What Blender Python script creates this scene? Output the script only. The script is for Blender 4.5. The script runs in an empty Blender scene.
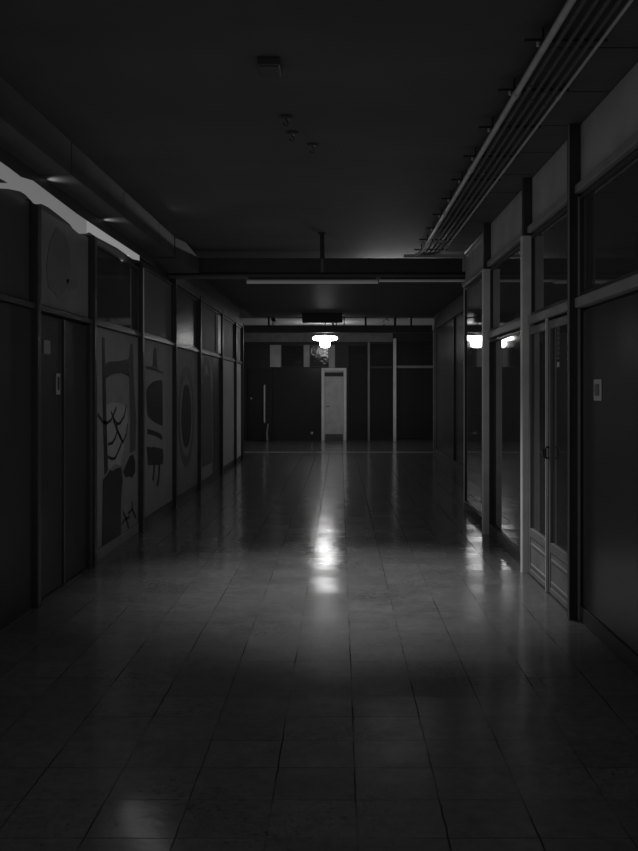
import bpy, bmesh, math, random
from mathutils import Vector, Matrix
random.seed(7)
S = bpy.context.scene
C = S.collection
PI = math.pi

# ------------------------------------------------------------------ materials
def mat(name, col, rough=.5, spec=.5, metal=0, var=0.0, scale=3.0, bump=0.0, bscale=40.0, coat=0.0, coat_rough=.05):
    m = bpy.data.materials.new(name); m.use_nodes = True
    nt = m.node_tree; N = nt.nodes; K = nt.links
    b = N['Principled BSDF']
    b.inputs['Base Color'].default_value = (col, col, col, 1)
    b.inputs['Roughness'].default_value = rough
    b.inputs['Specular IOR Level'].default_value = spec
    b.inputs['Metallic'].default_value = metal
    b.inputs['Coat Weight'].default_value = coat
    b.inputs['Coat Roughness'].default_value = coat_rough
    tc = N.new('ShaderNodeTexCoord')
    if var > 0:
        n = N.new('ShaderNodeTexNoise'); n.inputs['Scale'].default_value = scale; n.inputs['Detail'].default_value = 6
        K.new(tc.outputs['Object'], n.inputs['Vector'])
        r = N.new('ShaderNodeValToRGB')
        lo, hi = col*(1-var), col*(1+var)
        r.color_ramp.elements[0].position = .3; r.color_ramp.elements[1].position = .7
        r.color_ramp.elements[0].color = (lo, lo, lo, 1); r.color_ramp.elements[1].color = (hi, hi, hi, 1)
        K.new(n.outputs['Fac'], r.inputs['Fac']); K.new(r.outputs['Color'], b.inputs['Base Color'])
    if bump > 0:
        n = N.new('ShaderNodeTexNoise'); n.inputs['Scale'].default_value = bscale; n.inputs['Detail'].default_value = 4
        K.new(tc.outputs['Object'], n.inputs['Vector'])
        bp = N.new('ShaderNodeBump'); bp.inputs['Strength'].default_value = bump; bp.inputs['Distance'].default_value = .01
        K.new(n.outputs['Fac'], bp.inputs['Height']); K.new(bp.outputs['Normal'], b.inputs['Normal'])
    return m

def glow(name, col, strength):
    m = bpy.data.materials.new(name); m.use_nodes = True
    b = m.node_tree.nodes['Principled BSDF']
    b.inputs['Base Color'].default_value = (.6, .6, .6, 1)
    b.inputs['Emission Color'].default_value = (col, col, col, 1)
    b.inputs['Emission Strength'].default_value = strength
    return m

def floor_mat():
    m = bpy.data.materials.new('waxed_vinyl_tiles'); m.use_nodes = True
    nt = m.node_tree; N = nt.nodes; K = nt.links
    b = N['Principled BSDF']
    tc = N.new('ShaderNodeTexCoord')
    mp = N.new('ShaderNodeMapping'); mp.inputs['Location'].default_value = (-.058+.305*20, -3.28+.305*30, 0)
    K.new(tc.outputs['Object'], mp.inputs['Vector'])
    # grid of square tiles with uneven joints
    def brick(mortar):
        br = N.new('ShaderNodeTexBrick'); br.offset = 0; br.squash = 1
        br.inputs['Scale'].default_value = 1; br.inputs['Brick Width'].default_value = .305; br.inputs['Row Height'].default_value = .305
        br.inputs['Mortar Size'].default_value = mortar; br.inputs['Mortar Smooth'].default_value = .3; br.inputs['Bias'].default_value = 0
        br.inputs['Color1'].default_value = (0, 0, 0, 1); br.inputs['Color2'].default_value = (1, 1, 1, 1); br.inputs['Mortar'].default_value = (.5, .5, .5, 1)
        K.new(mp.outputs['Vector'], br.inputs['Vector']); return br
    br = brick(.0038)
    # worn joints: the strength of a joint comes and goes
    nj = N.new('ShaderNodeTexNoise'); nj.inputs['Scale'].default_value = 1.7; nj.inputs['Detail'].default_value = 3
    K.new(tc.outputs['Object'], nj.inputs['Vector'])
    jr = N.new('ShaderNodeMapRange'); jr.inputs['From Min'].default_value = .38; jr.inputs['From Max'].default_value = .6
    jr.inputs['To Min'].default_value = .3; jr.inputs['To Max'].default_value = 1
    K.new(nj.outputs['Fac'], jr.inputs['Value'])
    jm = N.new('ShaderNodeMath'); jm.operation = 'MULTIPLY'
    sx = N.new('ShaderNodeSeparateXYZ'); K.new(mp.outputs['Vector'], sx.inputs[0])
    wob = N.new('ShaderNodeTexNoise'); wob.inputs['Scale'].default_value = 6; wob.inputs['Detail'].default_value = 4; K.new(tc.outputs['Object'], wob.inputs['Vector'])
    wa = N.new('ShaderNodeMath'); wa.operation = 'MULTIPLY_ADD'; wa.inputs[1].default_value = .012; wa.inputs[2].default_value = -.006; K.new(wob.outputs['Fac'], wa.inputs[0])
    def joint(axis, half, gain):
        a = N.new('ShaderNodeMath'); a.operation = 'ADD'; K.new(sx.outputs[axis], a.inputs[0]); K.new(wa.outputs[0], a.inputs[1])
        p = N.new('ShaderNodeMath'); p.operation = 'PINGPONG'; p.inputs[1].default_value = .1525; K.new(a.outputs[0], p.inputs[0])
        r = N.new('ShaderNodeMapRange'); r.inputs['From Min'].default_value = half*.5; r.inputs['From Max'].default_value = half*1.6
        r.inputs['To Min'].default_value = gain; r.inputs['To Max'].default_value = 0; K.new(p.outputs[0], r.inputs['Value']); return r
    ja, jb = joint(0, .0034, 1), joint(1, .003, .8)
    jx = N.new('ShaderNodeMath'); jx.operation = 'MAXIMUM'; K.new(ja.outputs['Result'], jx.inputs[0]); K.new(jb.outputs['Result'], jx.inputs[1])
    K.new(jx.outputs[0], jm.inputs[0]); K.new(jr.outputs['Result'], jm.inputs[1])
    # stains / scuffs
    n1 = N.new('ShaderNodeTexNoise'); n1.inputs['Scale'].default_value = 16; n1.inputs['Detail'].default_value = 10; n1.inputs['Roughness'].default_value = .7
    K.new(tc.outputs['Object'], n1.inputs['Vector'])
    r1 = N.new('ShaderNodeValToRGB'); r1.color_ramp.elements[0].position = .33; r1.color_ramp.elements[1].position = .62
    r1.color_ramp.elements[0].color = (.048, .048, .048, 1); r1.color_ramp.elements[1].color = (.078, .078, .078, 1)
    K.new(n1.outputs['Fac'], r1.inputs['Fac'])
    n5 = N.new('ShaderNodeTexNoise'); n5.inputs['Scale'].default_value = 38; n5.inputs['Detail'].default_value = 6; n5.inputs['Roughness'].default_value = .75
    K.new(tc.outputs['Object'], n5.inputs['Vector'])
    n6 = N.new('ShaderNodeTexNoise'); n6.inputs['Scale'].default_value = 1.1; n6.inputs['Detail'].default_value = 3
    K.new(tc.outputs['Object'], n6.inputs['Vector'])
    pa = N.new('ShaderNodeMath'); pa.operation = 'MULTIPLY_ADD'; pa.inputs[1].default_value = .55; K.new(n6.outputs['Fac'], pa.inputs[0]); K.new(n5.outputs['Fac'], pa.inputs[2])
    pr = N.new('ShaderNodeMapRange'); pr.inputs['From Min'].default_value = .84; pr.inputs['From Max'].default_value = .98; pr.inputs['To Min'].default_value = 1.15; pr.inputs['To Max'].default_value = .15
    K.new(pa.outputs[0], pr.inputs['Value'])
    pm = N.new('ShaderNodeMix'); pm.data_type = 'RGBA'; pm.blend_type = 'MULTIPLY'; pm.inputs[0].default_value = 1
    K.new(r1.outputs['Color'], pm.inputs[6]); K.new(pr.outputs['Result'], pm.inputs[7])
    # tile to tile tone
    tv = N.new('ShaderNodeMapRange'); tv.inputs['To Min'].default_value = .85; tv.inputs['To Max'].default_value = 1.12
    K.new(br.outputs['Color'], tv.inputs['Value'])
    mm = N.new('ShaderNodeMix'); mm.data_type = 'RGBA'; mm.blend_type = 'MULTIPLY'; mm.inputs[0].default_value = 1
    K.new(pm.outputs[2], mm.inputs[6]); K.new(tv.outputs['Result'], mm.inputs[7])
    mx = N.new('ShaderNodeMix'); mx.data_type = 'RGBA'
    mx.inputs[7].default_value = (.022, .022, .022, 1)
    K.new(jm.outputs[0], mx.inputs[0]); K.new(mm.outputs[2], mx.inputs[6])
    K.new(mx.outputs[2], b.inputs['Base Color'])
    # gloss
    rr = N.new('ShaderNodeMapRange'); rr.inputs['From Min'].default_value = .3; rr.inputs['From Max'].default_value = .7
    rr.inputs['To Min'].default_value = FLOOR_R0; rr.inputs['To Max'].default_value = FLOOR_R1
    n2 = N.new('ShaderNodeTexNoise'); n2.inputs['Scale'].default_value = 5; n2.inputs['Detail'].default_value = 8
    K.new(tc.outputs['Object'], n2.inputs['Vector']); K.new(n2.outputs['Fac'], rr.inputs['Value'])
    radd = N.new('ShaderNodeMath'); radd.operation = 'MAXIMUM'
    jr2 = N.new('ShaderNodeMath'); jr2.operation = 'MULTIPLY'; jr2.inputs[1].default_value = .9
    K.new(jm.outputs[0], jr2.inputs[0]); K.new(rr.outputs['Result'], radd.inputs[0]); K.new(jr2.outputs[0], radd.inputs[1])
    K.new(radd.outputs[0], b.inputs['Roughness'])
    b.inputs['Specular IOR Level'].default_value = .5
    inv = N.new('ShaderNodeMath'); inv.operation = 'SUBTRACT'; inv.inputs[0].default_value = 1; K.new(jm.outputs[0], inv.inputs[1])
    cw = N.new('ShaderNodeMath'); cw.operation = 'MULTIPLY'; cw.inputs[1].default_value = FLOOR_COAT
    K.new(inv.outputs[0], cw.inputs[0]); K.new(cw.outputs[0], b.inputs['Coat Weight'])
    b.inputs['Coat Roughness'].default_value = FLOOR_COAT_R
    sl = N.new('ShaderNodeMath'); sl.operation = 'MULTIPLY'; sl.inputs[1].default_value = .5
    K.new(inv.outputs[0], sl.inputs[0]); K.new(sl.outputs[0], b.inputs['Specular IOR Level'])
    # each tile lies a hair out of level, the surface a little wavy
    n3 = N.new('ShaderNodeTexNoise'); n3.inputs['Scale'].default_value = 4.2; n3.inputs['Detail'].default_value = 3
    K.new(tc.outputs['Object'], n3.inputs['Vector'])
    dv = N.new('ShaderNodeVectorMath'); dv.operation = 'SCALE'; dv.inputs['Scale'].default_value = 1/.305; K.new(mp.outputs['Vector'], dv.inputs[0])
    fl = N.new('ShaderNodeVectorMath'); fl.operation = 'FLOOR'; K.new(dv.outputs['Vector'], fl.inputs[0])
    wn = N.new('ShaderNodeTexWhiteNoise'); wn.noise_dimensions = '2D'; K.new(fl.outputs['Vector'], wn.inputs['Vector'])
    sb = N.new('ShaderNodeVectorMath'); sb.operation = 'SUBTRACT'; sb.inputs[1].default_value = (.5, .5, .5); K.new(wn.outputs['Color'], sb.inputs[0])
    sc = N.new('ShaderNodeVectorMath'); sc.operation = 'MULTIPLY'; sc.inputs[1].default_value = (.016, .022, 0); K.new(sb.outputs['Vector'], sc.inputs[0])
    ge = N.new('ShaderNodeNewGeometry')
    ad = N.new('ShaderNodeVectorMath'); ad.operation = 'ADD'; K.new(ge.outputs['Normal'], ad.inputs[0]); K.new(sc.outputs['Vector'], ad.inputs[1])
    nz = N.new('ShaderNodeVectorMath'); nz.operation = 'NORMALIZE'; K.new(ad.outputs['Vector'], nz.inputs[0])
    b1 = N.new('ShaderNodeBump'); K.new(nz.outputs['Vector'], b1.inputs['Normal']); b1.inputs['Strength'].default_value = .25; b1.inputs['Distance'].default_value = .005
    K.new(n3.outputs['Fac'], b1.inputs['Height'])
    n4 = N.new('ShaderNodeTexNoise'); n4.inputs['Scale'].default_value = 60; n4.inputs['Detail'].default_value = 5
    K.new(tc.outputs['Object'], n4.inputs['Vector'])
    b2 = N.new('ShaderNodeBump'); b2.inputs['Strength'].default_value = .12; b2.inputs['Distance'].default_value = .003
    K.new(n4.outputs['Fac'], b2.inputs['Height']); K.new(b1.outputs['Normal'], b2.inputs['Normal'])
    b3 = N.new('ShaderNodeBump'); b3.inputs['Strength'].default_value = .2; b3.inputs['Distance'].default_value = .002; b3.invert = True
    K.new(jm.outputs[0], b3.inputs['Height']); K.new(b2.outputs['Normal'], b3.inputs['Normal'])
    K.new(b3.outputs['Normal'], b.inputs['Normal']); K.new(b1.outputs['Normal'], b.inputs['Coat Normal'])
    return m

FLOOR_R0, FLOOR_R1, FLOOR_COAT, FLOOR_COAT_R = .42, .58, 1.0, .15
M = dict(
    floor=floor_mat(),
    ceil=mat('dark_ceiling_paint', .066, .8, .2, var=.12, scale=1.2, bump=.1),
    dark=mat('dark_painted_board', .047, .45, .4, var=.1, scale=2),
    darkgloss=mat('dark_lacquered_panel', .052, .22, .5, var=.1, scale=1.5),
    dusk=mat('dull_grey_board', .085, .55, .4, var=.1, scale=2),
    glass=mat('dark_window_glass', .042, .035, .5, var=.05, scale=2),
    reeded=mat('ribbed_window_glass', .045, .30, .22),
    post=mat('dark_steel_post', .047, .35, .5, var=.1, scale=5),
    alu=mat('pale_aluminium_trim', .6, .38, .5, metal=0, var=.12, scale=4),
    rail=mat('grey_painted_rail', .22, .4, .5, var=.12, scale=4),
    frieze=mat('grey_frieze_panel', .34, .6, .3, var=.14, scale=3),
    soffit=mat('grey_soffit_board', .068, .6, .3, var=.15, scale=3),
    soffit_dark=mat('dark_soffit_board', .07, .6, .3, var=.12, scale=3),
    white=mat('chalky_white_paint', .62, .45, .4, var=.08, scale=6),
    door=mat('worn_grey_door_paint', .42, .45, .4, var=.14, scale=5),
    tube=mat('milky_tube_plastic', .66, .35, .4, var=.05),
    strip=mat('pale_floor_strip_metal', .34, .35, .6, var=.1, scale=8),
    pipe_pale=mat('pale_painted_pipe', .42, .35, .5, var=.15, scale=6),
    pipe=mat('grey_pipe', .08, .32, .5, var=.15, scale=6),
    iron=mat('black_iron', .03, .5, .4),
    mural=mat('mural_ground_paint', .19, .6, .3, var=.10, scale=4),
    mural_dim=mat('dim_mural_ground_paint', .145, .6, .3, var=.10, scale=4),
    leaf=mat('grey_door_leaf_paint', .15, .4, .5, var=.12, scale=4),
    paper_mid=mat('dim_plastic_plate', .26, .6, .3),
    kick=mat('scuffed_kick_panel_paint', .15, .5, .4, var=.2, scale=6),
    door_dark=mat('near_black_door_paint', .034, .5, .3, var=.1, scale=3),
    lacquer=mat('near_black_lacquer', .03, .25, .5, var=.1, scale=2),
    night_glass=mat('black_far_glass', .028, .05, .5),
    patch=mat('faded_mural_paint', .118, .6, .3, var=.1, scale=4),
    ink=mat('black_mural_paint', .035, .5, .3),
    ink_grey=mat('charcoal_mural_paint', .085, .55, .3),
    body=mat('pale_mural_paint', .27, .6, .3, var=.08, scale=8),
    pale=mat('pale_grey_panel', .33, .5, .4, var=.1, scale=2),
    paper=mat('pale_glass_glint', .40, .7, .2, var=.08, scale=20),
    paper_dim=mat('dim_glass_glint', .17, .5, .3),
    lamp=glow('lit_opal_glass', 1, 13.0),
    band=glow('glowing_wall_light', 1, .10),  # light on the wall, made as emission
    fluted=mat('fluted_window_glass', .045, .05, .5),
    band_bright=glow('brighter_wall_light', 1, .19),
)
# faint vertical ribs so the glass smears reflections into streaks
nt = M['reeded'].node_tree; tc = nt.nodes.new('ShaderNodeTexCoord'); wv = nt.nodes.new('ShaderNodeTexNoise')
mpp = nt.nodes.new('ShaderNodeMapping'); mpp.inputs['Scale'].default_value = (1, 5, 22)
nt.links.new(tc.outputs['Object'], mpp.inputs['Vector']); nt.links.new(mpp.outputs['Vector'], wv.inputs['Vector'])
wv.inputs['Scale'].default_value = 1.6; wv.inputs['Detail'].default_value = 2
bpn = nt.nodes.new('ShaderNodeBump'); bpn.inputs['Strength'].default_value = .5; bpn.inputs['Distance'].default_value = .004
nt.links.new(wv.outputs['Fac'], bpn.inputs['Height']); nt.links.new(bpn.outputs['Normal'], nt.nodes['Principled BSDF'].inputs['Normal'])

nt = M['fluted'].node_tree; tc = nt.nodes.new('ShaderNodeTexCoord'); wv = nt.nodes.new('ShaderNodeTexNoise')
mpp = nt.nodes.new('ShaderNodeMapping'); mpp.inputs['Scale'].default_value = (14, 1, 7)
nt.links.new(tc.outputs['Object'], mpp.inputs['Vector']); nt.links.new(mpp.outputs['Vector'], wv.inputs['Vector'])
wv.inputs['Scale'].default_value = 1.3; wv.inputs['Detail'].default_value = 2
bpn = nt.nodes.new('ShaderNodeBump'); bpn.inputs['Strength'].default_value = .6; bpn.inputs['Distance'].default_value = .008
nt.links.new(wv.outputs['Fac'], bpn.inputs['Height']); nt.links.new(bpn.outputs['Normal'], nt.nodes['Principled BSDF'].inputs['Normal'])

# ------------------------------------------------------------------ mesh helpers
def box(bm, x0, x1, y0, y1, z0, z1):
    vs = [bm.verts.new((x, y, z)) for x in (x0, x1) for y in (y0, y1) for z in (z0, z1)]
    for f in ((0, 1, 3, 2), (4, 6, 7, 5), (0, 4, 5, 1), (2, 3, 7, 6), (0, 2, 6, 4), (1, 5, 7, 3)):
        bm.faces.new([vs[i] for i in f])

def tube(bm, pts, r, seg=12):
    pts = [Vector(p) for p in pts]; rings = []
    for i, p in enumerate(pts):
        d = (pts[min(i+1, len(pts)-1)] - pts[max(i-1, 0)]).normalized()
        u = d.cross(Vector((0, 0, 1)) if abs(d.z) < .9 else Vector((1, 0, 0))).normalized(); v = d.cross(u)
        rr = r[i] if isinstance(r, (list, tuple)) else r
        rings.append([bm.verts.new(p + rr*(math.cos(2*PI*k/seg)*u + math.sin(2*PI*k/seg)*v)) for k in range(seg)])
    for a, b in zip(rings, rings[1:]):
        for k in range(seg): bm.faces.new((a[k], a[(k+1) % seg], b[(k+1) % seg], b[k]))
    bm.faces.new(rings[0][::-1]); bm.faces.new(rings[-1])

def lathe(bm, prof, c, seg=32):            # prof: (radius, z) around a vertical axis through c
    rings = []
    for r, z in prof:
        rings.append([bm.verts.new((c[0]+max(r, .001)*math.cos(2*PI*k/seg), c[1]+max(r, .001)*math.sin(2*PI*k/seg), c[2]+z)) for k in range(seg)])
    for a, b in zip(rings, rings[1:]):
        for k in range(seg): bm.faces.new((a[k], a[(k+1) % seg], b[(k+1) % seg], b[k]))
    bm.faces.new(rings[0][::-1]); bm.faces.new(rings[-1])

def slab_yz(bm, pts, x0, x1):              # outline in (y, z) given a thickness in x
    a = [bm.verts.new((x0, y, z)) for y, z in pts]; b = [bm.verts.new((x1, y, z)) for y, z in pts]
    n = len(pts)
    bm.faces.new(a); bm.faces.new(b[::-1])
    for i in range(n): bm.faces.new((a[i], a[(i+1) % n], b[(i+1) % n], b[i]))

def ribbon(bm, pts, w, x0, x1):            # a brush line on a side wall
    for (ya, za), (yb, zb) in zip(pts, pts[1:]):
        dy, dz = yb-ya, zb-za; l = math.hypot(dy, dz); ny, nz = -dz/l*w/2, dy/l*w/2; ey, ez = dy/l*w*.3, dz/l*w*.3
        slab_yz(bm, [(ya+ny-ey, za+nz-ez), (yb+ny+ey, zb+nz+ez), (yb-ny+ey, zb-nz+ez), (ya-ny-ey, za-nz-ez)], x0, x1)

def obj(name, bm, m, parent=None, bev=0, smooth=False):
    bmesh.ops.recalc_face_normals(bm, faces=bm.faces[:])
    me = bpy.data.meshes.new(name); bm.to_mesh(me); bm.free()
    me.materials.append(m if not isinstance(m, str) else M[m])
    o = bpy.data.objects.new(name, me); C.objects.link(o)
    if smooth:
        for p in me.polygons: p.use_smooth = True
        me.set_sharp_from_angle(angle=math.radians(40))
    if bev:
        md = o.modifiers.new('bevel', 'BEVEL'); md.width = bev; md.segments = 2; md.limit_method = 'ANGLE'
    if parent is not None:
        q, off = parent, Vector((0, 0, 0))
        while q is not None: off += q.location; q = q.parent
        me.transform(Matrix.Translation(-off)); o.parent = parent
    return o

def bx(name, b, m, parent=None, bev=0):
    bm = bmesh.new(); boxes = b if isinstance(b[0], (list, tuple)) else [b]
    for q in boxes: box(bm, *q)
    return obj(name, bm, m, parent, bev)

def tag(o, label, cat, group=None, kind=None):
    o['label'] = label; o['category'] = cat
    if group: o['group'] = group
    if kind: o['kind'] = kind
    return o

def struct(o, label, cat): return tag(o, label, cat, None, 'structure')

def thing(name, label, cat, loc, group=None, kind=None):
    o = bpy.data.objects.new(name, None); C.objects.link(o); o.location = loc; o.empty_display_size = .1
    return tag(o, label, cat, group, kind)

def base_origin(o):                        # move a mesh's origin to the middle of its base
    vs = [v.co for v in o.data.vertices]
    c = Vector(((min(v.x for v in vs)+max(v.x for v in vs))/2, (min(v.y for v in vs)+max(v.y for v in vs))/2, min(v.z for v in vs)))
    o.data.transform(Matrix.Translation(-c)); o.location = c
    return o

# ------------------------------------------------------------------ the shell
FAR = 29.0
H = 3.27
struct(bx('floor', (-3.2, 3.2, -1.6, 29.4, -.1, 0), 'floor'), 'worn glossy square tiled floor running down the corridor', 'floor')
struct(bx('ceiling', (-3.2, 3.2, -1.6, 29.4, H, H+.12), 'ceil'), 'dark plain ceiling above the corridor', 'ceiling')
struct(bx('wall_left', (-2.35, -2.17, -1.6, 21.18, 0, H), 'dark'), 'dark wall behind the painted panels', 'wall')
struct(bx('wall_right', [(1.60, 1.8, -1.6, 12.46, 0, H), (1.60, 2.5, 12.46, 12.6, 0, H)], 'dark'), 'dark wall behind the glazed partition', 'wall')
struct(bx('wall_right_rear', (2.31, 2.5, 12.6, 23.5, 0, H), 'darkgloss'), 'dark shiny wall of the farther stretch of corridor', 'wall')
struct(bx('wall_far', (-3.2, 3.2, FAR, FAR+.2, 0, H), 'door_dark'), 'dark wall closing the end of the corridor', 'wall')
struct(bx('wall_left_rear', [(-3.05, -2.85, 21.3, FAR, 0, H), (-3.05, -2.17, 21.18, 21.3, 0, H)], 'dark'), 'dark side wall of the end hall, past the murals', 'wall')
struct(bx('wall_right_end', [(2.95, 3.15, 23.62, FAR, 0, H), (2.31, 3.15, 23.5, 23.62, 0, H)], 'dark'), 'dark side wall of the end hall, past the second beam', 'wall')

ntr = [0]
def trim(b, m, label, bev=0, cat='trim'):
    ntr[0] += 1
    return struct(bx('trim_%d' % ntr[0], b, m, None, bev), label, cat)

# left soffit, ledge and the flared end by the beam
trim([(-2.17, -1.91, a, b-.012, 3.03, H) for a, b in ((-1.6, 1.9), (1.9, 3.6), (3.6, 5.28), (5.28, 6.98), (6.98, 8.67), (8.67, 10.35), (10.35, 11.312))], 'soffit', 'boxed soffit along the top of the mural wall', .005, 'soffit')
bm = bmesh.new()
for (y, xe, zb) in ((11.32, -1.91, 3.03), (11.75, -1.80, 3.0), (12.24, -1.76, 2.97)):
    pass
rings = []
for (y, xe, zb, ze) in ((11.31, -1.90, 3.02, 3.26), (11.7, -1.84, 2.99, 3.26), (12.26, -1.76, 2.96, 3.14)):
    rings.append([bm.verts.new(p) for p in ((-2.17, y, zb), (xe, y, zb), (xe, y, ze), (xe-.1, y, 3.265), (-2.17, y, 3.265))])
for a, b in zip(rings, rings[1:]):
    for k in range(5): bm.faces.new((a[k], a[(k+1) % 5], b[(k+1) % 5], b[k]))
bm.faces.new(rings[0]); bm.faces.new(rings[-1])
ntr[0] += 1
struct(obj('trim_%d' % ntr[0], bm, 'soffit'), 'flared casing where the boxed soffit meets the first beam', 'soffit')
trim([(-2.17, -2.135, -1.6, 11.3, 2.92, 3.03)], 'dark', 'dark ledge between the band of light and the soffit', .003)
# right soffit boards with seams
for k in range(17):
    y = -1.0 + .73*k
    if y > 12: break
seams = [-1.6 + .73*k for k in range(20)]
bl = [(1.02, 1.60, y+.008, min(y+.722, 12.3), 3.235, H) for y in seams if y < 12.2]
trim(bl, 'soffit_dark', 'row of soffit boards with seams above the pipes', .003, 'soffit')

# ------------------------------------------------------------------ right partition
# near faces of the posts: y of the near face
PR = [('second pale-edged post, next to the bay with the lamp reflection', 10.2), ('post on the far side of the glazed double doors', 8.01), ('dark post on the near side of the glazed double doors', 6.4), ('dark post nearest the camera, outside the frame', 4.3)]
for lab, y in PR:
    trim((1.50, 1.60, y, y+.075, 0, 3.235), 'post', lab, .004, 'post')
for lab, y in (('pale cover strip on the post beyond the double doors', 8.01), ('pale cover strip on the post between the tall glass bays', 10.2)):
    trim((1.492, 1.59, y-.012, y-.001, 0, 2.76), 'alu', lab, .002)
trim((1.488, 1.4985, 8.0, 8.085, 0, 2.76), 'alu', 'pale corner edge of the post beyond the double doors', .002)
trim((1.488, 1.4985, 10.19, 10.275, 0, 2.76), 'alu', 'pale corner edge of the post between the tall glass bays', .002)
trim((1.488, 1.4985, 6.385, 6.40, 0, 3.23), 'rail', 'thin pale edge of the dark post before the double doors', .002)
trim((1.55, 1.565, 6.375, 6.392, 0, 2.76), 'rail', 'thin pale bead between the dark post and the solid panel', .002)
trim((1.555, 1.60, 12.28, 12.32, 0, 2.84), 'alu', 'slim pale post ending the glazed partition', .003)
# transom and frieze
bays = [(-1.6, 4.3), (4.375, 6.4), (6.475, 8.01), (8.085, 10.2), (10.275, 12.28)]
names = ['frieze panel nearest the camera', 'frieze panel above the solid panel with the switch plate', 'frieze panel above the double doors',
         'frieze panel above the bay with two glass panes', 'frieze panel ending at the first beam']
for (a, b), nm in zip(bays, names):
    trim((1.57, 1.60, a+.004, b-.004, 2.845, 3.232), 'frieze', 'grey ' + nm, .003, 'panel')
    trim((1.53, 1.60, a+.002, b-.002, 2.78, 2.835), 'rail', 'grey transom rail under the ' + nm, .006)
for (a, b), nm in zip(bays[:4], ['nearest the camera', 'over the solid panel', 'over the double doors', 'between the two panes of the third bay']):
    trim((1.53, 1.60, a+.002, b-.002, 2.035, 2.10), 'rail', 'grey middle rail ' + nm, .006)
nwin = [0]
def window(label, panes, beads, pm='glass'):
    nwin[0] += 1
    ys = [p[2] for p in panes]+[p[3] for p in panes]; zs = [p[4] for p in panes]; xs = [p[0] for p in panes]
    t = thing('window_%d' % nwin[0], label, 'window', (min(xs), (min(ys)+max(ys))/2, min(zs)), None, 'structure')
    for p in panes: bx('pane', p, pm, t)
    for q in beads: bx('glazing_bead', q, 'post', t, .002)
    return t
def frame_beads(x0, x1, a, b, z0, z1, w=.025):
    return [[(x0, x1, a, a+w, z0, z1), (x0, x1, b-w, b, z0, z1), (x0, x1, a+w, b-w, z0, z0+w), (x0, x1, a+w, b-w, z1-w, z1)]]
for (a, b), nm in zip(bays[:4], ['nearest the camera', 'above the solid panel with the switch plate', 'above the double doors', 'above the middle rail of the third bay']):
    window('dark upper glass pane ' + nm, [(1.575, 1.599, a+.03, b-.03, 2.13, 2.74)], frame_beads(1.56, 1.599, a+.004, b-.004, 2.107, 2.763))
a, b = bays[4]
window('tall dark glass bay reflecting the lit lamp, nearest the first beam', [(1.575, 1.599, a+.03, b-.03, .12, 2.74)], frame_beads(1.56, 1.599, a+.004, b-.004, .09, 2.763))
# lower pane of the third bay: set a little out of true
a, b = bays[3]
w = window('dark lower glass pane beside the double doors', [(1.566, 1.574, a+.03, b-.03, .12, 1.995)], frame_beads(1.55, 1.599, a+.004, b-.004, .09, 2.018))
w.location.y = (a+b)/2
TILT = -.0186
[c for c in w.children if c.name.startswith('pane')][0].rotation_euler.z = TILT
trim((1.55, 1.60, 8.09, 10.195, 0, .088), 'dark', 'low dark plinth under the third bay', .003)
trim((1.55, 1.60, 10.28, 12.275, 0, .088), 'dark', 'low dark plinth under the tall glass bay', .003)
# solid panel bay
a, b = -1.6, 6.37
trim([(1.575, 1.60, 4.38, b-.01, .10, 2.015), (1.575, 1.60, -1.6, 4.295, .10, 2.015)], 'darkgloss', 'smooth dark solid panel with the switch plate on it', .004, 'panel')
trim([(1.56, 1.60, 4.38, 6.36, 0, .095), (1.56, 1.60, -1.6, 4.295, 0, .095)], 'dark', 'dull skirting at the foot of the solid panel', .004, 'skirting')

# the glazed double doors
dr = thing('door_1', 'closed glazed double doors with kick panels in the partition', 'door', (1.56, 7.24, 0), None, 'structure')
for i, (a, b) in enumerate(((7.245, 7.995), (6.485, 7.235))):
    st = .055
    lf = bx('door_leaf', [(1.54, 1.585, a, a+st, .01, 2.01), (1.54, 1.585, b-st, b, .01, 2.01), (1.54, 1.585, a+st, b-st, 1.95, 2.01), (1.54, 1.585, a+st, b-st, .31, .38), (1.54, 1.585, a+st, b-st, .01, .05)], 'leaf', dr, .003)
    def sub(name, b_, m_, bev=0):
        return bx(name, b_, m_, lf, bev)
    sub('glass_panel', (1.558, 1.568, a+st, b-st, .38, 1.95), 'glass')
    sub('kick_panel', (1.546, 1.575, a+st, b-st, .05, .31), 'kick')
    sub('kick_molding', [(1.538, 1.546, a+st+.03, b-st-.03, .25, .268), (1.538, 1.546, a+st+.03, b-st-.03, .085, .103)], 'rail', .002)
    bm = bmesh.new()
    hy = a+.028 if i == 0 else b-.028
    tube(bm, [(1.541, hy, 1.0), (1.515, hy, 1.0), (1.51, hy, 1.01), (1.51, hy, 1.07), (1.515, hy, 1.08), (1.541, hy, 1.08)], .007)
    obj('handle_or_edge_bar', bm, 'iron', lf, 0, True)
trim((1.518, 1.539, 7.234, 7.248, .0, 2.03), 'alu', 'slim pale meeting strip where the double doors close', .003)
# reflections in the glass, put in as thin pale pieces
st = thing('glint_strip', 'pale vertical strip with dark marks put in as a reflection on the double-door glass', 'glint', (1.556, 6.99, 1.70))
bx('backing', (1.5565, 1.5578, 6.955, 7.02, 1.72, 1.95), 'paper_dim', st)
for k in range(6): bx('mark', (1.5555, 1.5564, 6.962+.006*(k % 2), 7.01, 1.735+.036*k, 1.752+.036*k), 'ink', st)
base_origin(tag(bx('glint', (1.5565, 1.5578, 6.955, 7.03, 1.665, 1.70), 'paper', None, .001), 'small pale piece put in as a reflection below the marked strip on the double-door glass', 'glint'))
base_origin(tag(bx('glint', (1.5715, 1.575, 8.36, 8.46, 1.64, 1.83), 'paper_dim', None, .001), 'pale upright piece put in as a reflection on the lower glass next to the doors', 'glint'))
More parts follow.
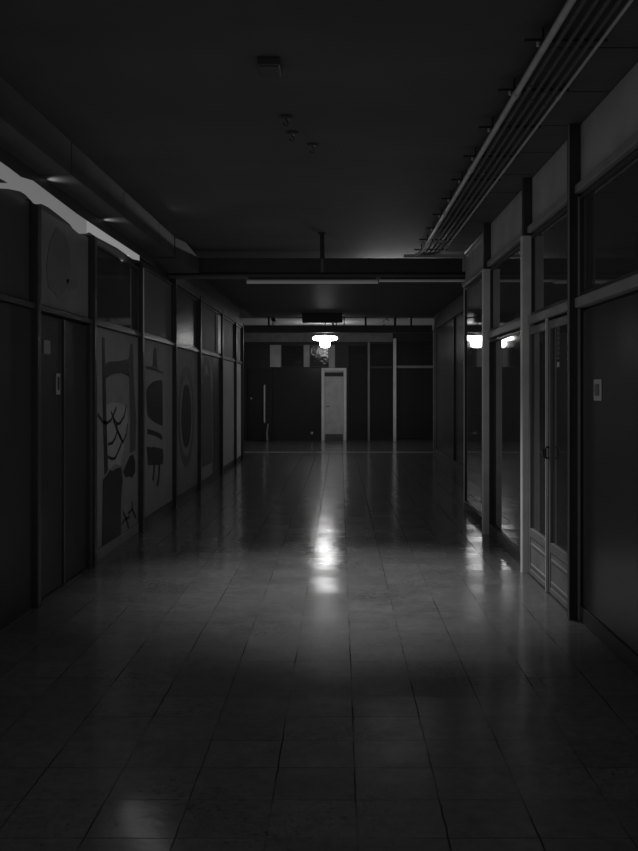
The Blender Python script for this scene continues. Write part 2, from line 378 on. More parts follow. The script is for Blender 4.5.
# switch plate
sw = thing('switch_plate', 'pale wall switch plate with dark rockers on the solid panel', 'switch', (1.57, 5.97, 1.435))
bx('plate', (1.567, 1.5745, 5.885, 6.055, 1.435, 1.565), 'paper', sw, .003)
bx('rocker', (1.560, 1.567, 5.925, 5.965, 1.465, 1.535), 'paper_dim', sw, .002)
bx('rocker', (1.560, 1.567, 5.975, 6.015, 1.465, 1.535), 'paper_dim', sw, .002)

# ------------------------------------------------------------------ pipes over the right side
def run(x, z, r, m, label, y1):
    bm = bmesh.new()
    tube(bm, [(x, -1.6, z), (x, y1-.5, z), (x-.01, y1-.2, z), (x-.06, y1, z)], r, 14)
    for k in range(7):
        y = -.3 + 1.9*k + .13*((x*37) % 3)
        if y < y1-.7: tube(bm, [(x, y, z), (x, y+.07, z)], r*1.28, 14)
    return tag(obj('pipe', bm, m, None, 0, True), label, 'pipe')
PX = [(1.00, .017, 'pipe_pale', 'thick pale pipe on the corridor side of the ceiling pipe run'),
      (1.055, .012, 'pipe', 'grey pipe right beside the thick pale pipe'),
      (1.11, .011, 'pipe', 'third pipe of the ceiling run counted from the corridor'),
      (1.16, .012, 'pipe', 'fourth pipe of the ceiling run counted from the corridor'),
      (1.21, .011, 'pipe', 'grey pipe just inside the thin pale conduit'),
      (1.262, .009, 'pipe_pale', 'thin pale conduit of the pipe run nearest the glazed partition')]
for x, r, m, lab in PX: run(x, 3.1972-r, r, m, lab, 12.2)
order = ['first', 'second', 'third', 'fourth', 'fifth', 'sixth', 'seventh', 'eighth', 'ninth', 'tenth']
proto = None
for k in range(10):
    y = 4.78 + .79*k
    lab = 'flat bar bracket holding the ceiling pipes, %s from the camera' % order[k]
    if proto is None:
        t = thing('pipe_bracket', lab, 'bracket', (1.12, y, 3.196), 'brackets along the ceiling pipes')
        bx('bar', (.90, 1.30, y-.016, y+.016, 3.197, 3.209), 'iron', t)
        bm = bmesh.new()
        tube(bm, [(.99, y, 3.209), (.99, y, 3.268)], .005); obj('hanger_rod', bm, 'iron', t)
        bm = bmesh.new(); tube(bm, [(1.285, y, 3.209), (1.285, y, 3.233)], .006); obj('hanger_rod', bm, 'iron', t)
        bm = bmesh.new(); tube(bm, [(.965, y, 3.176), (.965, y, 3.197)], .008, 6); obj('nut', bm, 'pipe_pale', t)
        proto = t
    else:
        c = proto.copy(); C.objects.link(c); c.location.y = y; c['label'] = lab
        for ch in proto.children:
            d = ch.copy(); C.objects.link(d); d.parent = c

# ------------------------------------------------------------------ first beam with tubes
YB = 12.30
trim([(-2.17, 1.60, YB, YB+.2, 2.98, 3.155)], 'dark', 'dark first beam across the corridor', .006, 'beam')
trim((-2.17, 1.60, YB-.03, YB+.2, 2.915, 2.945), 'dusk', 'thin ledge along the underside of the first beam', .004)
trim((-2.17, 1.60, YB+.03, YB+.18, 2.945, 2.98), 'dark', 'recessed dark filler under the first beam')
trim([(.80, 1.575, YB-.035, YB-.001, 3.16, 3.20), (1.535, 1.575, YB-.035, YB-.001, 2.985, 3.159)], 'frieze', 'pale angle trim at the pipe end of the first beam', .003)
def batten(x0, x1, y, z, r, label):
    t = thing('tube_light', label, 'light', ((x0+x1)/2, y, z), 'unlit tube lights under the first beam')
    bm = bmesh.new(); tube(bm, [(x0+.03, y, z), (x1-.03, y, z)], r, 16); obj('tube', bm, 'tube', t, 0, True)
    for x in (x0, x1-.03):
        bm = bmesh.new(); tube(bm, [(x, y, z), (x+.03, y, z)], r*1.08, 16); obj('end_cap', bm, 'white', t, 0, True)
    bx('fixture_body', (x0+.02, x1-.02, y+.012, y+.062, z+.010, z+.062), 'dark', t, .003)
    n = max(2, int((x1-x0)/.7))
    for k in range(n):
        bm = bmesh.new()
        x = x0 + .12 + (x1-x0-.24)*k/(n-1)
        box(bm, x-.015, x+.015, y+.03, y+.06, z+.062, 2.915); obj('mounting_clip', bm, 'iron', t)
    return t
batten(-1.165, .475, 12.25, 2.855, .026, 'long unlit tube light under the middle of the first beam')
batten(.485, 1.59, 12.26, 2.868, .017, 'thinner unlit tube light under the pipe end of the first beam')
# hanging rod and small ceiling fittings
t = thing('hanging_rod', 'short dark rod hanging from the ceiling before the first beam', 'rod', (-.2, 11.05, 2.83))
bm = bmesh.new(); tube(bm, [(-.2, 11.05, 2.98), (-.2, 11.05, 3.258)], .026, 12); obj('sleeve', bm, 'iron', t, 0, True)
bm = bmesh.new(); tube(bm, [(-.2, 11.05, 2.83), (-.2, 11.05, 2.98)], .016, 12); obj('tip', bm, 'dusk', t, 0, True)
bm = bmesh.new(); lathe(bm, [(.05, 0), (.05, .008), (.03, .012)], (-.2, 11.05, 3.258), 16); obj('ceiling_plate', bm, 'iron', t, 0, True)
t = thing('junction_box', 'small dark box on the ceiling, nearest the camera', 'box', (-.38, 5.3, 3.22))
bx('case', (-.44, -.32, 5.2, 5.4, 3.225, 3.269), 'post', t, .006); bx('cover', (-.43, -.33, 5.21, 5.39, 3.217, 3.2245), 'post', t, .003)
for (x, y, lab) in ((-.35, 6.33, 'small dark ceiling hook behind the dark ceiling box'), (-.33, 6.72, 'smallest dark ceiling hook, the middle one of three'), (-.2, 7.05, 'small dark ceiling hook farthest from the camera')):
    t = thing('ceiling_hook', lab, 'hook', (x, y, 3.2))
    bm = bmesh.new(); lathe(bm, [(.035, 0), (.045, .012), (.045, .018)], (x, y, 3.2505), 16); obj('rose', bm, 'post', t, 0, True)
    bm = bmesh.new(); tube(bm, [(x, y, 3.25)] + [(x+.016*math.sin(a)+.0, y, 3.222-.016*math.cos(a)+.0) for a in (PI*.9, PI*.6, PI*.3, 0, -PI*.3, -PI*.6)], .004, 8)
    obj('hook', bm, 'post', t, 0, True)

# ------------------------------------------------------------------ left wall
PL = [6.75, 8.32, 10.35, 12.46, 14.66, 17.4, 19.7, 21.1]
PN = ['before the dark doorway', 'between the dark doorway and the bird mural', 'after the bird mural', 'under the first beam, after the bottle mural', 'after the ring mural',
      'after the arched mural', 'between the two plain pale panels', 'ending the mural wall']
for y, lab in zip(PL, PN):
    top = 2.815 if y < 11 else 2.915
    trim((-2.17, -2.08, y, y+.08, 0, top), 'post', 'dark post ' + lab, .004, 'post')
trim((-2.0795, -2.068, 10.335, 10.349, 1.9, 2.785), 'alu', 'added pale strip for the lit edge of the post after the bird mural', .002)  # light on the post's edge put in as a pale strip
lb = [(-1.6, 6.75)] + [(a+.08, b) for a, b in zip(PL, PL[1:])]
LB = ['nearest the camera', 'over the dark doorway', 'over the bird mural', 'over the bottle mural', 'over the ring mural', 'over the arched mural', 'over the first plain pale panel', 'over the last plain pale panel']
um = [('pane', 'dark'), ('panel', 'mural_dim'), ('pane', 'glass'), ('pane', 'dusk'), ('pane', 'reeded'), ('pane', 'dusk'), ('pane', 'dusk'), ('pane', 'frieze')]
for i, ((a, b), lab) in enumerate(zip(lb, LB)):
    trim((-2.17, -2.10, a+.003, b-.003, 2.06, 2.10), 'post', 'dark rail ' + lab.replace('over', 'above'), .003)
    kind, m = um[i]
    if i < 2:
        trim((-2.17, -2.13, a+.03, b-.03, 2.11, 2.79), m, ('dark upper panel ' if i == 0 else 'grey painted upper panel ') + lab, .003, 'panel')
        continue
    hi = 2.79 if i == 2 else 2.85
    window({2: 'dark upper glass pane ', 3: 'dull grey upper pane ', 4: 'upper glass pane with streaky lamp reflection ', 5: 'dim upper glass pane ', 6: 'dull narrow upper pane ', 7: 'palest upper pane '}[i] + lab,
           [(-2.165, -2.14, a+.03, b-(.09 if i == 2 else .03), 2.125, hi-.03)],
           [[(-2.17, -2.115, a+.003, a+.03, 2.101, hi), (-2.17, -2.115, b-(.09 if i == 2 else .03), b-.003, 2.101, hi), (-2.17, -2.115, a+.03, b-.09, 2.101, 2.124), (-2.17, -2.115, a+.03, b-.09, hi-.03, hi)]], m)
# faint painted bird on the panel over the doorway
bm = bmesh.new()
slab_yz(bm, [(7.15, 2.25), (7.4, 2.2), (7.62, 2.28), (7.75, 2.42), (7.72, 2.6), (7.6, 2.7), (7.35, 2.72), (7.2, 2.6), (7.1, 2.4)], -2.1303, -2.127)
slab_yz(bm, [(7.62, 2.36), (7.95, 2.40), (7.9, 2.32), (7.7, 2.28)], -2.1303, -2.127)
base_origin(tag(obj('painted_patch', bm, 'patch'), 'dim rounded painted shape on the grey upper panel over the dark doorway', 'painting'))
trim((-2.17, -2.09, 12.5, 21.1, 2.855, 3.0), 'dark', 'dark head rail over the farther upper panes', .003)
trim((-2.17, -2.12, -1.6, 6.745, 0, 2.055), 'door_dark', 'dark closed panel nearest the camera on the mural wall', .003, 'panel')

# dark doorway
d2 = thing('door_2', 'dark double door between the posts before the bird mural', 'door', (-2.14, 7.57, 0), None, 'structure')
for a, b in ((6.86, 7.53), (7.545, 8.24)):
    bx('door_leaf', (-2.165, -2.13, a, b, .01, 2.04), 'door_dark', d2, .004)
bx('door_frame', [(-2.168, -2.10, 6.833, 6.855, 0, 2.055), (-2.168, -2.10, 8.245, 8.317, 0, 2.055)], 'dark', d2, .003)
bx('door_stop', (-2.129, -2.118, 7.52, 7.56, .01, 2.04), 'post', d2, .002)
t = thing('switch_plate', 'small pale upright plate with dark slot on the dark doorway', 'switch', (-2.13, 7.38, 1.465))
bx('plate', (-2.1295, -2.122, 7.335, 7.435, 1.465, 1.625), 'paper_mid', t, .002); bx('slot', (-2.1215, -2.118, 7.365, 7.405, 1.50, 1.60), 'ink', t)
base_origin(tag(bx('door_sign', (-2.1295, -2.124, 7.03, 7.19, 1.76, 1.86), 'paper_dim', None, .002), 'dim small square sign on the dark doorway above the plate', 'sign'))

# murals: painted boards, the painting on them in thin layers of paint
BX0, BX1 = -2.168, -2.13
P0, P1 = -2.1298, -2.1275
Q0, Q1 = -2.1272, -2.1255
def board(name, a, b, z0, z1, m, label, cat='painting', group='painted panels along the wall'):
    t = thing(name, label, cat, (-2.15, (a+b)/2, z0), group)
    bx('board', (BX0, BX1, a, b, z0, z1), m, t, .003)
    return t
def shape(t, name, pts, m='ink', top=False):
    bm = bmesh.new(); slab_yz(bm, pts, Q0 if top else P0, Q1 if top else P1); return obj(name, bm, m, t)
t = board('mural_panel', 8.405, 10.345, .10, 2.055, 'mural', 'painted panel of a tall wading bird with scalloped feathers')
shape(t, 'bird_body', [(8.917, 1.364), (9.112, 1.384), (9.359, 1.381), (9.619, 1.363), (9.8, 1.31), (9.823, 1.199), (9.754, 1.052), (9.619, .891), (9.487, .764), (9.275, .8), (8.994, .766), (8.936, 1.044)], 'body')
shape(t, 'bird_beak', [(8.822, 1.707), (8.955, 1.747), (9.112, 1.765), (9.359, 1.772), (9.619, 1.794), (9.868, 1.812), (9.885, 1.631), (9.754, 1.649), (9.53, 1.665), (9.317, 1.657), (9.112, 1.639), (8.879, 1.6)])
shape(t, 'bird_neck', [(9.965, 1.968), (10.061, 1.972), (10.11, 1.603), (10.234, 1.187), (10.184, .876), (9.941, .861), (9.941, 1.196), (9.893, 1.631), (9.875, 1.812)], 'ink_grey')
shape(t, 'bird_tail', [(9.823, .788), (9.941, .831), (10.085, .836), (10.184, .752), (10.184, .648), (10.013, .601), (9.893, .632), (9.754, .624), (9.619, .695)])
shape(t, 'dark_mass', [(8.80, .692), (8.955, .723), (9.072, .759), (9.193, .74), (9.317, .757), (9.401, .752), (9.53, .751), (9.574, .66), (9.60, .628), (9.552, .525), (9.508, .384), (9.508, .105), (8.76, .105)], 'ink', True)
shape(t, 'pole', [(8.766, 1.974), (8.86, 1.97), (8.925, 1.227), (8.985, .767), (8.86, .732), (8.803, 1.231)], 'ink', True)
bm = bmesh.new()
for ps in ([(8.621, 1.28), (8.803, 1.213), (8.955, 1.198), (9.112, 1.221), (9.317, 1.329)],
           [(9.112, 1.295), (9.234, 1.217), (9.359, 1.175), (9.487, 1.181), (9.663, 1.244), (9.754, 1.341)],
           [(8.994, 1.004), (9.152, 1.005), (9.275, 1.046), (9.359, 1.108), (9.193, 1.219)],
           [(9.359, 1.108), (9.487, 1.035), (9.619, .99), (9.754, 1.062), (9.8, 1.15)],
           [(8.994, .885), (9.152, .856), (9.275, .856), (9.444, .931), (9.574, 1.002)],
           [(9.317, 1.177), (9.401, 1.097), (9.53, 1.033)]):
    bm = bmesh.new(); ribbon(bm, ps, .028, Q0, Q1); obj('feather_line', bm, 'ink', t)
for ps in ([(9.56, .194), (9.708, .222), (9.893, .218)], [(9.619, .30), (9.754, .22), (9.86, .12)], [(10.037, .353), (10.037, .281), (10.209, .177)], [(10.037, .281), (9.87, .261)]):
    bm = bmesh.new(); ribbon(bm, ps, .026, Q0, Q1); obj('footprint', bm, 'ink', t)

t = board('mural_panel', 10.435, 12.455, .10, 2.055, 'mural', 'painted panel of a bottle above a big round bulb and hanging bell')
shape(t, 'bottle', [(11.086, 1.77), (11.17, 1.791), (11.188, 1.911), (11.23, 1.97), (11.291, 1.99), (11.353, 1.969), (11.39, 1.907), (11.403, 1.779), (11.447, 1.755)])
shape(t, 'shelf_line', [(10.776, 1.765), (11.23, 1.754), (11.771, 1.718), (11.771, 1.692), (11.23, 1.723), (10.776, 1.736)], 'ink', True)
shape(t, 'bulb', [(10.765, 1.489), (10.906, 1.545), (11.11, 1.585), (11.353, 1.61), (11.607, 1.624), (11.738, 1.608), (11.758, 1.38), (11.758, 1.068), (11.542, 1.094), (11.23, 1.133), (10.993, 1.175), (10.821, 1.224)])
shape(t, 'foot', [(10.838, 1.069), (11.17, 1.038), (11.607, .985), (11.738, .949), (11.738, .901), (11.291, .97), (10.838, 1.013)])
shape(t, 'bell', [(10.793, .872), (11.23, .847), (11.771, .791), (11.805, .609), (11.353, .631), (10.877, .668)])
shape(t, 'bell_cord', [(11.188, .66), (11.267, .64), (11.23, .514), (11.17, .463), (11.11, .48), (11.17, .554)], 'ink', True)
shape(t, 'bell_cord', [(11.51, .64), (11.594, .62), (11.542, .44), (11.441, .368), (11.378, .397), (11.478, .493)], 'ink', True)

def ring(cy, cz, r0, r1, n=48):
    bm = bmesh.new()
    def circ(r, x): return [bm.verts.new((x, cy+r*math.cos(2*PI*k/n), cz+r*math.sin(2*PI*k/n))) for k in range(n)]
    if r0 <= 0:
        a, b = circ(r1, P0), circ(r1, P1); bm.faces.new(b); bm.faces.new(a[::-1])
        for k in range(n): bm.faces.new((a[k], a[(k+1) % n], b[(k+1) % n], b[k]))
    else:
        a, b, c, d = circ(r0, P0), circ(r0, P1), circ(r1, P1), circ(r1, P0)
        for p, q in ((a, b), (b, c), (c, d), (d, a)):
            for k in range(n): bm.faces.new((p[k], p[(k+1) % n], q[(k+1) % n], q[k]))
    return bm
t = board('mural_panel', 12.545, 14.655, .10, 2.055, 'mural_dim', 'painted panel of large concentric dark rings')
obj('outer_ring', ring(13.6, 1.14, .56, .70), 'ink_grey', t)
obj('inner_disc', ring(13.6, 1.14, 0, .44), 'ink', t)
t = board('mural_panel', 14.745, 16.4, .10, 2.055, 'mural', 'narrow painted panel of a dark figure under an arch')
shape(t, 'arch', [(15.165, 1.64), (15.187, 1.872), (15.39, 1.987), (15.621, 2.026), (15.86, 1.985), (16.105, 1.862), (16.13, 1.64), (15.908, 1.70), (15.811, 1.855), (15.621, 1.926), (15.458, 1.863), (15.36, 1.70)], 'ink_grey')
shape(t, 'figure', [(14.9, .3), (14.95, 1.45), (15.2, 1.60), (15.504, 1.74), (15.739, 1.745), (16.1, 1.62), (16.3, 1.4), (16.3, .3)], 'ink_grey', True)
board('mural_panel', 16.42, 17.39, .10, 2.055, 'dark', 'plain dark panel beyond the arched figure')
board('plain_panel', 17.49, 19.69, .10, 2.055, 'pale', 'plain pale wall panel nearer the camera of two', 'panel', 'plain pale wall panels')
board('plain_panel', 19.79, 21.09, .10, 2.055, 'alu', 'brightest plain pale panel, farthest on the mural wall', 'panel', 'plain pale wall panels')
trim((-2.168, -2.125, 8.405, 10.345, 0, .095), 'mural', 'pale skirting under the bird mural', .003, 'skirting')
trim((-2.168, -2.125, 10.435, 21.09, 0, .095), 'dark', 'dark skirting under the farther murals', .003, 'skirting')
trim((-2.139, -2.10, 16.9, 17.25, 2.14, 2.80), 'alu', 'narrow bright upright strip after the arched mural', .003)

# band of light on the wall, put in as a glowing sheet in two brightnesses
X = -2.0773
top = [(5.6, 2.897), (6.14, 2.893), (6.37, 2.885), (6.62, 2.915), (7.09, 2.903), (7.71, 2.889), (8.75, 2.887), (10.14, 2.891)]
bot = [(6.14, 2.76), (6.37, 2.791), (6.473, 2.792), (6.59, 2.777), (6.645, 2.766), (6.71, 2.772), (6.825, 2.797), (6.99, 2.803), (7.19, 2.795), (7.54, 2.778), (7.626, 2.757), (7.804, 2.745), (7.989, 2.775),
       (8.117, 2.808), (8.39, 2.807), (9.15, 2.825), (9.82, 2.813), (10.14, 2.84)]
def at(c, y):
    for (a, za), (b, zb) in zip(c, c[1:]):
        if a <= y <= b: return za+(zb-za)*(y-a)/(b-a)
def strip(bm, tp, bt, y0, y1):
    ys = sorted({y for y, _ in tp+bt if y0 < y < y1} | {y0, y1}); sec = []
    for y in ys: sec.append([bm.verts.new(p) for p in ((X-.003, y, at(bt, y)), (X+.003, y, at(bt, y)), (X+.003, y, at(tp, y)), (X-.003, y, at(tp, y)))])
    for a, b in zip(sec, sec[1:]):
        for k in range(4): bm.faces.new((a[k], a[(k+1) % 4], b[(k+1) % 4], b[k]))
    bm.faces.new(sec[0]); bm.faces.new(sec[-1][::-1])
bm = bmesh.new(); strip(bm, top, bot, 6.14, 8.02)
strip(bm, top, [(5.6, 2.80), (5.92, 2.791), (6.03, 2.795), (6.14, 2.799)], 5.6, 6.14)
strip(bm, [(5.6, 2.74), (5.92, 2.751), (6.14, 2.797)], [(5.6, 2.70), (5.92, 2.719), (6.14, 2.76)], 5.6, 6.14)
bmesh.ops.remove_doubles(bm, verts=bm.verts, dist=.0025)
base_origin(tag(obj('wall_light_band', bm, 'band'), 'glowing ragged-edged sheet standing in for light on the mural wall, dimmer part nearest the camera', 'painted light'))
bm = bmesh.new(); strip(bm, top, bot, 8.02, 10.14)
base_origin(tag(obj('wall_light_band', bm, 'band_bright'), 'brighter glowing sheet standing in for light above the bird mural, ending in a sharp point', 'painted light'))

trim((-2.08, 2.24, 14.5, 23.45, 3.258, 3.2695), 'door_dark', 'added near-black sheet shading the ceiling between the two beams', 0, 'ceiling')  # shade on the ceiling put in as a darker sheet
# ------------------------------------------------------------------ second beam and end hall
Y2 = 23.6
trim([(-2.845, 2.22, Y2, Y2+.2, 2.885, 3.06)], 'dark', 'dark second beam near the corridor end', .005, 'beam')
trim((-2.85, 2.9, Y2-.06, Y2+.06, .0005, .006), 'strip', 'pale metal strip across the floor under the second beam')
for (x, w_, lab) in ((-.17, .05, 'thick pale hanger rod over the second beam'), (-.08, .025, 'thin hanger rod beside the thick one over the second beam'), (.10, .03, 'hanger rod above the white door over the second beam'),
                 (.62, .05, 'hanger rod left of the spotlight over the second beam'), (1.33, .06, 'hanger rod right of the spotlight over the second beam'), (1.72, .05, 'hanger rod nearest the glazed side over the second beam'), (-1.72, .05, 'hanger rod nearest the mural side over the second beam')):
    bm = bmesh.new(); tube(bm, [(x, Y2+.1, 3.0605), (x, Y2+.1, 3.2695)], w_/2, 10)
    base_origin(tag(obj('hanger_rod', bm, 'pipe_pale' if 'pale' in lab or 'thin' in lab else 'iron', None, 0, True), lab, 'rod'))
t = thing('spotlight', 'small pale spotlight head on top of the second beam', 'spotlight', (1.08, Y2+.02, 3.0605))
bm = bmesh.new(); tube(bm, [(1.02, Y2+.0, 3.1), (1.09, Y2-.04, 3.16), (1.13, Y2-.06, 3.2)], [.03, .05, .065], 16); obj('head', bm, 'white', t, 0, True)
bm = bmesh.new(); tube(bm, [(1.06, Y2+.03, 3.0605), (1.06, Y2+.01, 3.13)], .012, 8); obj('stem', bm, 'iron', t, 0, True)
t = thing('spotlight', 'dark spotlight with pale front on the mural side of the second beam', 'spotlight', (-1.62, Y2+.02, 3.0605))
bm = bmesh.new(); tube(bm, [(-1.62, Y2+.06, 3.22), (-1.58, Y2+.0, 3.14)], [.05, .045], 16); obj('head', bm, 'iron', t, 0, True)
bm = bmesh.new(); tube(bm, [(-1.579, Y2-.001, 3.138), (-1.565, Y2-.02, 3.11)], .038, 16); obj('lens', bm, 'white', t, 0, True)
bm = bmesh.new(); tube(bm, [(-1.62, Y2+.08, 3.0605), (-1.62, Y2+.06, 3.19)], .012, 8); obj('stem', bm, 'iron', t, 0, True)
# dark hanging box before the second beam
t = thing('hanging_sign_box', 'dark blank box hanging before the second beam above the lamp', 'box', (0, 22.6, 3.04))
bx('case', (-.87, .06, 22.5, 22.7, 3.05, H-.002), 'iron', t, .01); bx('face', (-.84, .03, 22.492, 22.4995, 3.075, H-.03), 'ink', t)

trim((-2.8, 2.9, 23.85, 28.9, 3.245, H), 'frieze', 'added pale board for the lamp glow on the end hall ceiling', 0, 'ceiling')  # lamp glow on the ceiling put in as a paler board
# lamp
LX, LY, LZ = -.386, 25.3, 2.69
t = thing('ceiling_lamp', 'lit opal lamp hanging near the corridor end', 'lamp', (LX, LY, LZ))
bm = bmesh.new(); lathe(bm, [(.0, .10), (.20, .105), (.28, .115), (.325, .15), (.32, .19), (.26, .22), (.0, .235)], (LX, LY, LZ-.02), 40); obj('lamp_shade', bm, 'lamp', t, 0, True)
bm = bmesh.new(); lathe(bm, [(.0, -.10), (.10, -.09), (.13, -.04), (.14, .0801)], (LX, LY, LZ), 32); obj('lower_globe', bm, 'lamp', t, 0, True)
bm = bmesh.new(); tube(bm, [(LX, LY, LZ+.216), (LX, LY, H-.03)], .018, 12); lathe(bm, [(.03, 0), (.08, .015), (.08, .028)], (LX, LY, H-.03), 20); obj('stem', bm, 'iron', t, 0, True)

# far wall
YF = FAR
def fb(name, x0, x1, z0, z1, m, d0=.03, parent=None, bev=.003): return bx(name, (x0, x1, YF-d0, YF-.001, z0, z1), m, parent, bev)
def ft(x0, x1, z0, z1, m, label, d0=.03, cat='trim'): return trim((x0, x1, YF-d0, YF-.001, z0, z1), m, label, .003, cat)
ft(-2.84, 1.56, 2.92, 3.2, 'kick', 'grey band along the top of the far wall', .06)
ft(.82, .88, .0, 2.915, 'rail', 'thin pale post on the far wall by the white door', .08, 'post')
ft(1.57, 1.66, .0, 3.02, 'alu', 'wide pale post on the far wall', .10, 'post')
ft(1.67, 2.93, 2.15, 2.22, 'rail', 'pale rail across the last far glass bay', .06)
ft(.89, 1.56, 2.16, 2.19, 'dusk', 'dim rail across the far glass bay between the pale posts', .05)
trim((2.23, 2.305, 23.42, 23.49, 0, 2.95), 'rail', 'slim pale post ending the farther glazed side', .003, 'post')
nd = ft
for (x0, x1, z0, z1, m, lab) in ((-2.07, -1.745, 2.18, 2.83, 'frieze', 'pale square clerestory panel on the far wall, the wider one'),
                           (-1.07, -.90, 2.18, 2.83, 'frieze', 'narrow pale clerestory panel on the far wall under the lamp'),
                           (-.33, -.15, 2.16, 2.83, 'frieze', 'narrow grey strip above the white door')):
    ft(x0, x1, z0, z1, m, lab, .05, 'panel')
def fwin(label, x0, x1, z0, z1, m='night_glass'):
    nwin[0] += 1
    t = thing('window_%d' % nwin[0], label, 'window', ((x0+x1)/2, YF-.03, z0), None, 'structure')
    fb('pane', x0, x1, z0, z1, m, .02, t, 0)
    bx('glazing_bead', [(x0-.012, x0, YF-.032, YF-.001, z0-.012, z1+.012), (x1, x1+.012, YF-.032, YF-.001, z0-.012, z1+.012), (x0, x1, YF-.032, YF-.001, z0-.012, z0), (x0, x1, YF-.032, YF-.001, z1, z1+.012)], 'post', t)
fwin('dark clerestory pane on the far wall between the two pale panels', -1.72, -1.09, 2.2, 2.82)
fwin('dark clerestory pane below the lamp reflecting its light', -.88, -.35, 2.2, 2.82, 'fluted')
fwin('tall dark far pane beside the white door', .24, .80, .1, 2.82)
fwin('dark lower far pane between the pale posts', .90, 1.54, .1, 2.13)
fwin('dark upper far pane between the pale posts', .90, 1.54, 2.21, 2.88)
fwin('dark lower far pane in the last bay', 1.68, 2.92, .1, 2.13)
fwin('dark upper far pane in the last bay', 1.68, 2.92, 2.24, 2.95)
ft(-1.98, -.565, .0, 2.15, 'lacquer', 'dark lacquered panel between the two far doors', .025, 'panel')
# white door
d3 = thing('door_3', 'pale narrow door with vent slot at the corridor end', 'door', (-.178, YF-.05, 0), None, 'structure')
bx('door_frame', [(-.545, -.46, YF-.09, YF-.001, 0, 2.15), (.105, .19, YF-.09, YF-.001, 0, 2.15), (-.46, .105, YF-.09, YF-.001, 2.07, 2.15)], 'white', d3, .004)
bx('door_leaf', [(-.455, .10, YF-.055, YF-.001, .012, 1.90), (-.455, .10, YF-.055, YF-.001, 2.02, 2.065)], 'door', d3, .003)
bx('vent_slot', (-.455, .10, YF-.03, YF-.001, 1.901, 2.019), 'ink', d3)
bx('kick_plate', (-.44, .085, YF-.06, YF-.0555, .02, .20), 'dusk', d3, .002)
bm = bmesh.new(); tube(bm, [(-.40, YF-.056, 1.02), (-.40, YF-.10, 1.02), (-.31, YF-.10, 1.02)], .011, 10); obj('door_handle', bm, 'iron', d3, 0, True)
# dark door at the far left
d4 = thing('door_4', 'dark door with upright bar for its lit edge at the corridor end', 'door', (-2.4, YF-.03, 0), None, 'structure')
bx('door_leaf', (-2.72, -2.0, YF-.045, YF-.001, .01, 2.12), 'lacquer', d4, .004)
bm = bmesh.new(); tube(bm, [(-2.23, YF-.046, .54), (-2.23, YF-.09, .56), (-2.23, YF-.09, 1.62), (-2.23, YF-.046, 1.64)], .022, 10); obj('handle_or_edge_bar', bm, 'alu', d4, 0, True)  # pale bar put in for a door edge catching the light
bm = bmesh.new(); tube(bm, [(-2.62, YF-.046, 1.25), (-2.62, YF-.075, 1.25)], .03, 12); obj('lock', bm, 'frieze', d4, 0, True)
# leaning stick and floor knob
bm = bmesh.new(); tube(bm, [(-2.14, YF-.17, .012), (-2.155, YF-.12, .22), (-2.12, YF-.085, .50)], [.04, .03, .025], 10)
base_origin(tag(obj('door_wedge_stick', bm, 'rail', None, 0, True), 'short pale stick leaning at the foot of the dark far door', 'stick'))
t = thing('door_stopper', 'small pale round stop low on the dark lacquered far panel', 'stopper', (-.83, YF-.03, .2))
bm = bmesh.new(); tube(bm, [(-.83, YF-.0248, .23), (-.83, YF-.07, .23)], [.035, .035], 16); obj('bumper', bm, 'white', t, 0, True)
bm = bmesh.new(); tube(bm, [(-.83, YF-.071, .23), (-.83, YF-.078, .23)], [.018, .014], 12); obj('screw', bm, 'iron', t, 0, True)
# farther right wall: seams
for y, m, lab in ((14.6, 'post', 'first'), (17.0, 'dusk', 'second'), (19.6, 'post', 'third')):
    trim((2.27, 2.309, y, y+.06, 0, 2.95), m, 'thin upright batten on the farther dark wall, %s' % lab, .003)
trim((2.27, 2.309, 12.61, 23.4, 0, .09), 'dusk', 'low skirting of the farther dark wall', .003, 'skirting')
trim((2.25, 2.309, 12.61, 23.4, 2.955, 3.268), 'soffit_dark', 'dark header of the farther dark wall', .003)

# ------------------------------------------------------------------ light
def light(kind, name, loc, energy, size=.1, rot=(0, 0, 0), sy=None):
    l = bpy.data.lights.new(name, kind); l.energy = energy
    if kind == 'AREA':
        l.size = size
        if sy: l.shape = 'RECTANGLE'; l.size_y = sy
    else: l.shadow_soft_size = size
    o = bpy.data.objects.new(name, l); C.objects.link(o); o.location = loc; o.rotation_euler = rot
    return o
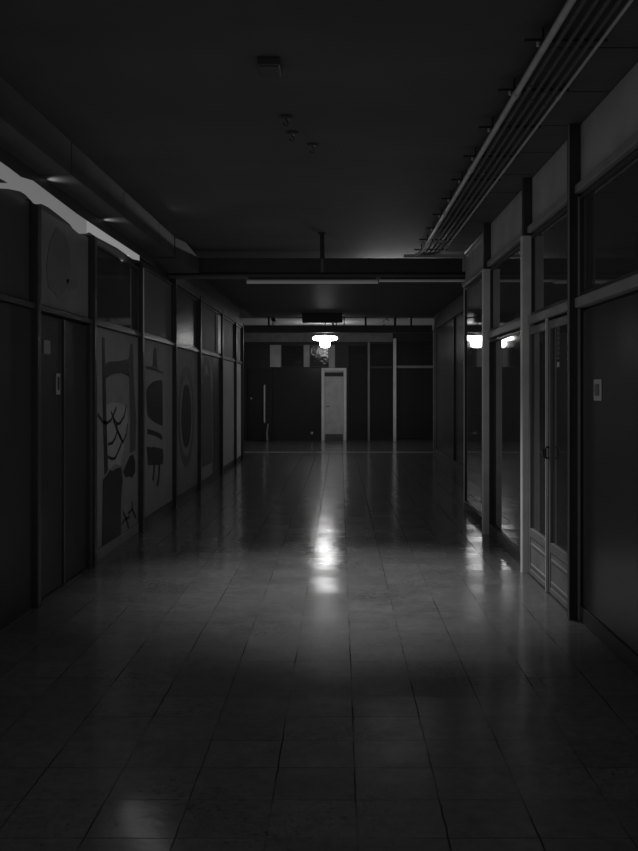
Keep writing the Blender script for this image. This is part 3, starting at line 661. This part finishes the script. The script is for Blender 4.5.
# unseen light and its shield, added to brighten the ceiling before the first beam
trim([(.0, 1.55, 13.6, 14.42, 3.085, 3.095), (.0, 1.55, 14.40, 14.42, 3.096, 3.26), (.0, 1.55, 13.6, 13.612, 3.096, 3.105)], 'iron', 'added dark shield behind the first beam that blocks the unseen wash light', 0)
light('AREA', 'ceiling_wash_fill', (.85, 14.38, 3.15), 17, 1.0, (math.radians(-95), 0, 0), .05)
# unseen light added so the band's bright end shows in the floor
light('AREA', 'band_end_fill', (-2.06, 9.6, 2.84), 1.0, 1.0, Vector((.75, 0, -.66)).to_track_quat('-Z', 'X').to_euler(), .06)
# unseen spot added for the pool of light on the corridor floor
def spot(name, loc, to, energy, deg, size):
    l = bpy.data.lights.new(name, 'SPOT'); l.energy = energy; l.spot_size = math.radians(deg); l.spot_blend = 1; l.shadow_soft_size = size
    o = bpy.data.objects.new(name, l); C.objects.link(o); o.location = loc
    o.rotation_euler = (Vector(to)-Vector(loc)).to_track_quat('-Z', 'Y').to_euler()
spot('floor_pool_fill', (.2, 8.2, 3.22), (.15, 7.7, 0), 540, 74, .08)

for y in (7.13, 8.82): spot('soffit_patch_fill', (-2.125, y, 2.965), (-2.05, y+.01, 3.03), .9, 120, .008)  # unseen spots added for the bright patches on the soffit

w = bpy.data.worlds.new('night'); S.world = w; w.use_nodes = True
w.node_tree.nodes['Background'].inputs['Color'].default_value = (.014, .014, .014, 1)
w.node_tree.nodes['Background'].inputs['Strength'].default_value = 1
cy = S.cycles
cy.use_fast_gi = True; cy.fast_gi_method = 'ADD'
w.light_settings.ao_factor = .104; w.light_settings.distance = 1.2
cy.use_denoising = True
cy.max_bounces = 8; cy.glossy_bounces = 5; cy.diffuse_bounces = 3
cy.sample_clamp_indirect = 3

S.view_settings.view_transform = 'Standard'; S.view_settings.look = 'None'
S.view_settings.exposure = 0; S.view_settings.gamma = 1; S.view_settings.use_curve_mapping = False

cam = bpy.data.cameras.new('camera'); co = bpy.data.objects.new('camera', cam); C.objects.link(co)
co.location = (0, 0, 1.5); co.rotation_euler = (PI/2, 0, 0)
cam.sensor_width = 36; cam.lens = 980/851*36
cam.shift_x = -21/851; cam.shift_y = -35.5/851
cam.clip_end = 100
S.camera = co
